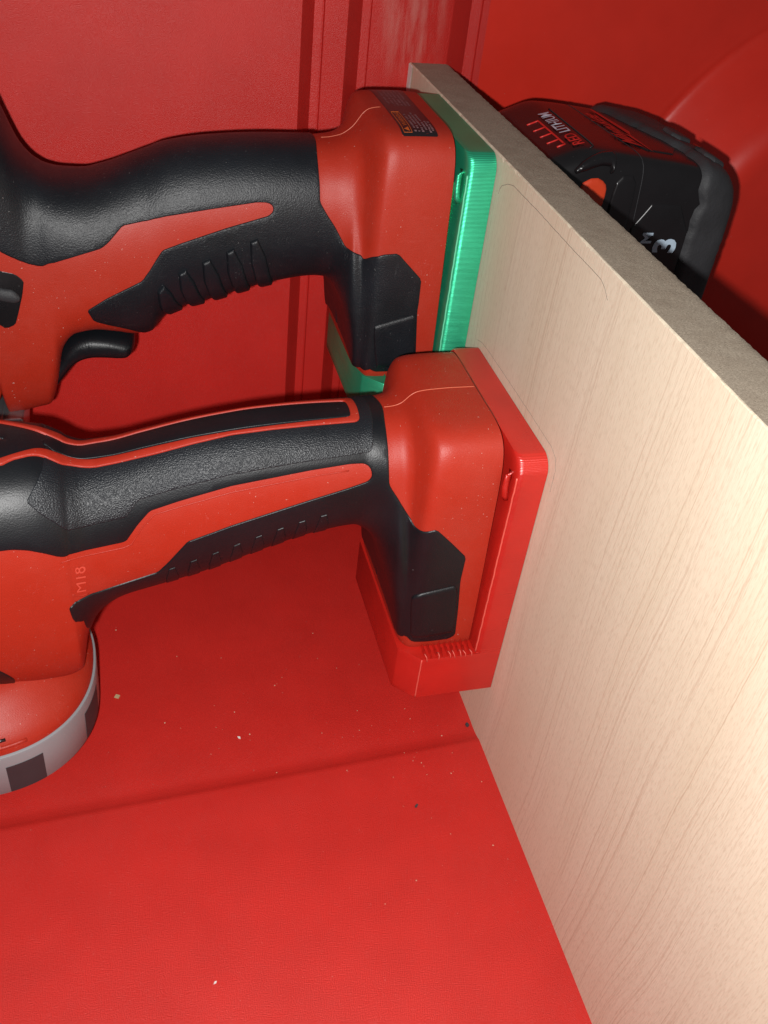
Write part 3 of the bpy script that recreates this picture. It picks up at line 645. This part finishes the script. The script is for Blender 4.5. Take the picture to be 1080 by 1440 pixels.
lk = mesh('lock_button_recess', *patch_vf(L1, LK, .12, edge=.3, smooth_it=1, mirror=False), BLACK_PLASTIC, t1, smooth=180)
mesh('lock_button', *patch_vf(L1, [(201.84, -3.35), (198.62, -2), (193.98, 0.84), (190.05, 1.17), (190.76, -1.61), (194.69, -4.93), (199.34, -7.16), (202.55, -8.05), (209, -8), (209, -3)], 1.6, edge=1.2, smooth_it=2, mirror=False), GREY_RUBBER, lk, smooth=180)
# warning sticker over the foot top
ST = [(22.3, 99), (22.6, 51.5), (22.0, 50.0), (7.4, 50.0), (6.8, 50.8), (6.6, 99)]
stk = mesh('warning_sticker', *patch_vf(L1, ST, .10, edge=.06, step=1.6, smooth_it=0, under=.04), STICKER, t1, smooth=180)
def on1(u, w):      # u: mm along the lines (near -> far), w: mm from the left border
    return L1.pt(21.9 - w, math.radians(51.4 + u * 1.6), .15)
def strokes(w0, w1, u0, u1, seed, fill):
    r = random.Random(seed); parts = []; u = u0
    while u < u1 - .5:
        l = r.uniform(.35, .8)
        if r.random() < fill:
            k = r.choice((0, 1, 2))
            P = [on1(u, w0 if k != 1 else w0 + .3), on1(u + l, w0), on1(u + l, w1), on1(u, w1 if k != 2 else w1 - .3)]
            parts.append((P, [(0, 1, 2, 3)]))
        u += l + r.uniform(.18, .34)
    return join_vf(parts)
V, F = text_vf('WARNING', 2.6, 0, 1.02, .02)
def warn(x, y): return on1(4.4 + x, 3.0 - y)
mesh('warning_lettering', [warn(x, y) for x, y, z in V], F, INK_ORANGE, stk)
mesh('warning_triangle', [on1(1.2, 2.9), on1(3.6, 2.9), on1(2.4, .8)], [(0, 1, 2)], INK_ORANGE, stk)
fr = [on1(.6 + 17.2 * i / 20, .35) for i in range(21)] + [on1(17.8 - 17.2 * i / 20, 3.7) for i in range(21)]; fr.append(fr[0])
mesh('warning_frame', *tube_vf(fr, .10, 5), INK_ORANGE, stk)
for i, (w, u0, u1) in enumerate([(5.0, 1, 16), (6.7, 1, 15), (8.4, .8, 17.5), (10.1, .8, 16), (11.8, .6, 9), (13.2, .6, 8)]):
    V, F = strokes(w, w + .95, u0, u1, 20 + i, .9); mesh('small_print', V, F, INK_MAUVE, stk)
for i, w in enumerate((2.0, 4.2, 6.0, 7.8, 9.6, 11.4)):
    V, F = strokes(w, w + .9, 26, 46, 40 + i, .85); mesh('small_print', V, F, INK_MAUVE, stk)
# gear case and metal shoe at the tool's front
V, F = box_vf(-240, -188.5, -106, -62, 112, 150, 6); mesh('gear_case', V, F, ORANGE_TOOL, t1, smooth=50)
V, F = box_vf(-240, -181.5, -104, -66, 92, 106.5, 1.5); mesh('metal_shoe', V, F, METAL, t1, smooth=40)
V, F = box_vf(-240, -189.5, -108, -60, 88, 107.5, 1.5); mesh('shoe_clamp', V, F, METAL, t1, smooth=40)

# ------------------------------------------------------------------ battery pack behind the board
BT = [(22,211,140,33,8,8,33),(26,217.5,140,36.5,9,9,36.5),(33,221,140,37.5,10,10,37.5),(45,224.5,140,38,10,10,38),(52,224,140,38,11,11,38),(75,221.5,140,38,12,12,38),(97,218.5,140,38,11,11,38),(107,215.5,140,37.5,9,9,37.5),(112,211,145,36,7,7,36),(114,204,150,33,5,5,33)]
LB = Loft(-77.5, BT, 1)
tb = thing('battery_pack', 'black battery pack with red lettering and worn grey bumper behind the board', 'battery', (65, -77.5, 140))
mesh('pack_case', *LB.core(1.2, 132), BLACK_PLASTIC, tb, smooth=50)
def ztop(x, y):
    lo, hi = 0, LB.L
    for _ in range(40):
        m = (lo + hi) / 2
        if LB.f[0](m) < x: lo = m
        else: hi = m
    zt, zb, hy, n = LB.f[1](lo), LB.f[2](lo), LB.f[3](lo), LB.f[4](lo)
    d = min(abs(y + 77.5) / hy, .995); return .5 * (zt + zb) + .5 * (zt - zb) * (1 - d ** n) ** (1 / n)
def near_y(x, z):
    lo, hi = 0, LB.L
    for _ in range(40):
        m = (lo + hi) / 2
        if LB.f[0](m) < x: lo = m
        else: hi = m
    zt, zb, hy, n = LB.f[1](lo), LB.f[2](lo), LB.f[3](lo), LB.f[4](lo)
    d = min(abs(z - .5 * (zt + zb)) / (.5 * (zt - zb)), .995); return -77.5 - hy * (1 - d ** n) ** (1 / n)
def top_text(s, size, x_base, y0, mat, name, shear=0.0, bold=0.0, spacing=1.0, lift=.62):
    V, F = text_vf(s, size, shear, spacing, bold)
    return mesh(name, [(x_base - y, y0 + x, ztop(x_base - y, y0 + x) + lift) for x, y, z in V], F, mat, tb)
# gauge strip: thin raised frame edge with lettering and four charge bars
top_text('RED', 6.6, 43.6, -105.5, INK_RED, 'red_lettering', bold=.06)
top_text('LITHIUM', 6.6, 43.6, -91.0, INK_WHITE, 'white_lettering', bold=.06)
def strip_line(pts, r, mat, name, lift=.2):
    P = []
    for i in range(len(pts) - 1):
        a, b_ = pts[i], pts[i + 1]; n = max(2, int(math.hypot(b_[0] - a[0], b_[1] - a[1]) / 1.5))
        for k in range(n): P.append((a[0] + (b_[0] - a[0]) * k / n, a[1] + (b_[1] - a[1]) * k / n))
    P.append(pts[-1]); V, F = tube_vf([(x, y, ztop(x, y) + lift) for x, y in P], r, 6)
    return mesh(name, V, F, mat, tb, smooth=180)
strip_line([(46.6, -60), (47.0, -106.5), (44.6, -108.6)], .22, GREY_RUBBER, 'strip_edge')
for pts in ([(34.0, -101), (37.2, -101), (37.2, -72), (32.4, -72)],):
    strip_line(pts, .42, INK_RED, 'gauge_frame')
for y in (-95, -87.5, -80): strip_line([(37.0, y), (32.2, y)], .36, INK_RED, 'gauge_bar')
# logo lettering with the lightning stroke under it
V, F = text_vf('Milwaukee', 10.5, .45, .86, .10)
mesh('logo_lettering', [(72.5 - y - .10 * x, -101 + x, ztop(72.5 - y - .10 * x, -101 + x) + .75) for x, y, z in V], F, INK_RED, tb)
P = [(75.2, -106), (72.2, -84), (74.2, -86), (70.0, -52), (71.8, -52), (76.6, -80), (74.4, -79)]
mesh('logo_stroke', [(x, y, ztop(x, y) + .75) for x, y in P], [(0, 1, 2), (2, 3, 4, 5), (2, 5, 6), (0, 2, 6)], INK_RED, tb)
# case seams and near-side panels
def near_line(pts, r, mat, name, lift=.05):
    P = []
    for i in range(len(pts) - 1):
        a, b_ = pts[i], pts[i + 1]; n = max(2, int(math.hypot(b_[0] - a[0], b_[1] - a[1]) / 1.5))
        for k in range(n): P.append((a[0] + (b_[0] - a[0]) * k / n, a[1] + (b_[1] - a[1]) * k / n))
    P.append(pts[-1]); V, F = tube_vf([(x, near_y(x, z) - lift, z) for x, z in P], r, 6)
    return mesh(name, V, F, mat, tb, smooth=180)
EDGE = GREY_RUBBER
mesh('case_seam', *tube_vf([LB.pt(43.5 + .06 * (95 - p), math.radians(p), .02) for p in range(20, 132, 3)], .16, 6), EDGE, tb, smooth=180)
mesh('top_panel', *patch_vf(LB, [(47, 56), (72, 56), (72, 99), (46, 99)], .5, edge=.7, step=2.4, smooth_it=1), BLACK_PLASTIC, tb, smooth=180)
mesh('near_panel', *patch_vf(LB, [(47.5, 30), (75, 31.5), (75, -20), (47.5, -20)], .6, edge=.8, step=2.2, smooth_it=1, mirror=False), BLACK_PLASTIC, tb, smooth=180)
mesh('near_panel', *patch_vf(LB, [(35.8, 39.5), (44.2, 40.5), (45.2, 29), (45.2, -20), (34, -20), (34.5, 30)], .9, edge=1.0, step=2.0, smooth_it=1, mirror=False), BLACK_PLASTIC, tb, smooth=180)
# release latch with red button
mesh('release_button', *patch_vf(LB, [(19.0, 35.5), (26.0, 38.2), (30.8, 36.5), (32.2, 33.5), (31.4, 25), (20, 22)], .9, edge=1.0, step=1.5, smooth_it=1, mirror=False), ORANGE_TOOL, tb, smooth=180)
mesh('latch_bar', *patch_vf(LB, [(15.5, 42.5), (31.5, 49.5), (34.0, 46.5), (33.4, 40), (31.8, 39.2), (31.5, 43), (18.0, 39.2)], 2.2, edge=1.2, step=1.2, smooth_it=1, mirror=False), BLACK_PLASTIC, tb, smooth=180)
# rating figures on the near side
def near_text(s, size, x_base, z0, mat, name, bold=0.0):
    V, F = text_vf(s, size, 0, 1.0, bold)
    mesh(name, [(x_base - y, near_y(x_base - y, z0 + x) - .85, z0 + x) for x, y, z in V], F, mat, tb)
near_text('3', 14.5, 91.0, 183.0, INK_BLUE, 'large_figure', .5)
near_text('M', 6.5, 78.8, 187.5, INK_BLUE, 'small_letter', .25)
# torn rubber bumper wrapped round the end
r3 = random.Random(11)
jit = [[r3.uniform(-.5, .7) for _ in range(132)] for _ in range(40)]
edge_j = [r3.uniform(-.8, .8) + (1.6 if r3.random() < .08 else 0) for _ in range(132)]
V, F = [], []; nph = 132; na = 16
for i in range(na + 1):
    for j in range(nph):
        ph = -math.pi + 2 * math.pi * j / nph
        pd = math.degrees(ph); a0 = 74.5 + edge_j[j] - .34 * max(0, min(pd, 128) - 68) * (1 if pd < 135 else 0); a = a0 + (LB.L - .4 - a0) * i / na
        h = 2.5 + jit[i][j] * .30 if 0 < i < na else (-.3 if i == 0 else 1.6)
        if i == 1: h = 1.7
        V.append(LB.pt(a, ph, h))
for i in range(na):
    for j in range(nph):
        k = (j + 1) % nph; F.append((i * nph + j, i * nph + k, (i + 1) * nph + k, (i + 1) * nph + j))
F.append(tuple(na * nph + j for j in range(nph)))
mesh('rubber_bumper', V, F, GREY_RUBBER, tb, smooth=60)
P = [LB.pt(80 + .9 * math.cos(u) * 1.6, math.radians(66 + 3.0 * math.sin(u)), 4.1) for u in [i * .7854 for i in range(8)]]
for pa, pb, a0, a1 in ((52, 72, 80, 90), (80, 104, 76, 86)):
    mesh('bumper_block', *patch_vf(LB, [(a0, pa), (a1, pa), (a1, pb), (a0, pb)], 3.9, edge=1.0, step=1.8, smooth_it=1, mirror=False, under=2.0), GREY_RUBBER, tb, smooth=180)
mesh('bumper_hole', P, [tuple(range(8))], BLACK_PLASTIC, tb)

# ------------------------------------------------------------------ debris on the floor
def fz(x, y): return floor_h(-216 + .045 * x - y)
def flake(x, y, s, r, h=.3):
    n = r.randint(4, 6); a = r.uniform(0, 6.28); e = r.uniform(.35, 1.0); z = fz(x, y) + .02
    c, q = math.cos(a), math.sin(a); V = []
    for z_ in (z, z + h * s):
        for k in range(n):
            u = 6.283 * k / n; w = s * r.uniform(.7, 1.15); px, py = w * math.cos(u), w * e * math.sin(u)
            V.append((x + c * px - q * py, y + q * px + c * py, z_))
    F = [tuple(range(n)), tuple(range(n, 2 * n))] + [(k, (k + 1) % n, n + (k + 1) % n, n + k) for k in range(n)]
    return V, F
rr = random.Random(21); parts = []
def inbase(x, y): return math.hypot(x - CX, y - CY) < 48
for _ in range(50):
    k = rr.random()
    if k < .55: x, y = rr.gauss(-70, 40), rr.gauss(-185, 26)
    elif k < .8: x, y = rr.gauss(-25, 14), rr.gauss(-228, 16)
    else: x, y = rr.uniform(-190, -6), rr.uniform(-330, -110)
    if x > -2 or x < -200 or inbase(x, y): continue
    parts.append(flake(x, y, rr.choice((.16, .2, .24, .3, .4)), rr))
o = mesh('sawdust', *join_vf(parts), SAWDUST); o['kind'] = 'stuff'; o['label'] = 'fine pale sawdust specks scattered over the red floor'; o['category'] = 'sawdust'
tag(mesh('wood_chip', *flake(-153.8, -168.0, 1.7, random.Random(4), .35), TAN), 'curled tan wood chip on the red floor beside the round base', 'chip')
tag(mesh('plastic_crumb', *flake(-2.4, -209.1, 1.3, random.Random(5), .7), CRUMB), 'tiny dark crumb touching the foot of the board', 'crumb')
tag(mesh('plastic_crumb', *flake(-37.2, -246.2, 1.1, random.Random(9), .6), CRUMB), 'dark crumb alone on the open floor below the moulded fold', 'crumb')
tag(mesh('white_bead', *flake(-125.7, -301.0, .75, random.Random(2), .9), WHITE), 'small white bead on the open floor near the bottom edge', 'bead')
tag(mesh('white_sliver', *flake(-104, -199, 1.1, random.Random(8), .3), WHITE), 'pale sliver on the floor just above the moulded fold', 'sliver')
for o in list(S.objects):
    if o.name.split('.')[0] in ('small_print', 'warning_lettering', 'logo_lettering', 'white_lettering', 'red_lettering', 'embossed_marking'): o['kind'] = 'stuff'
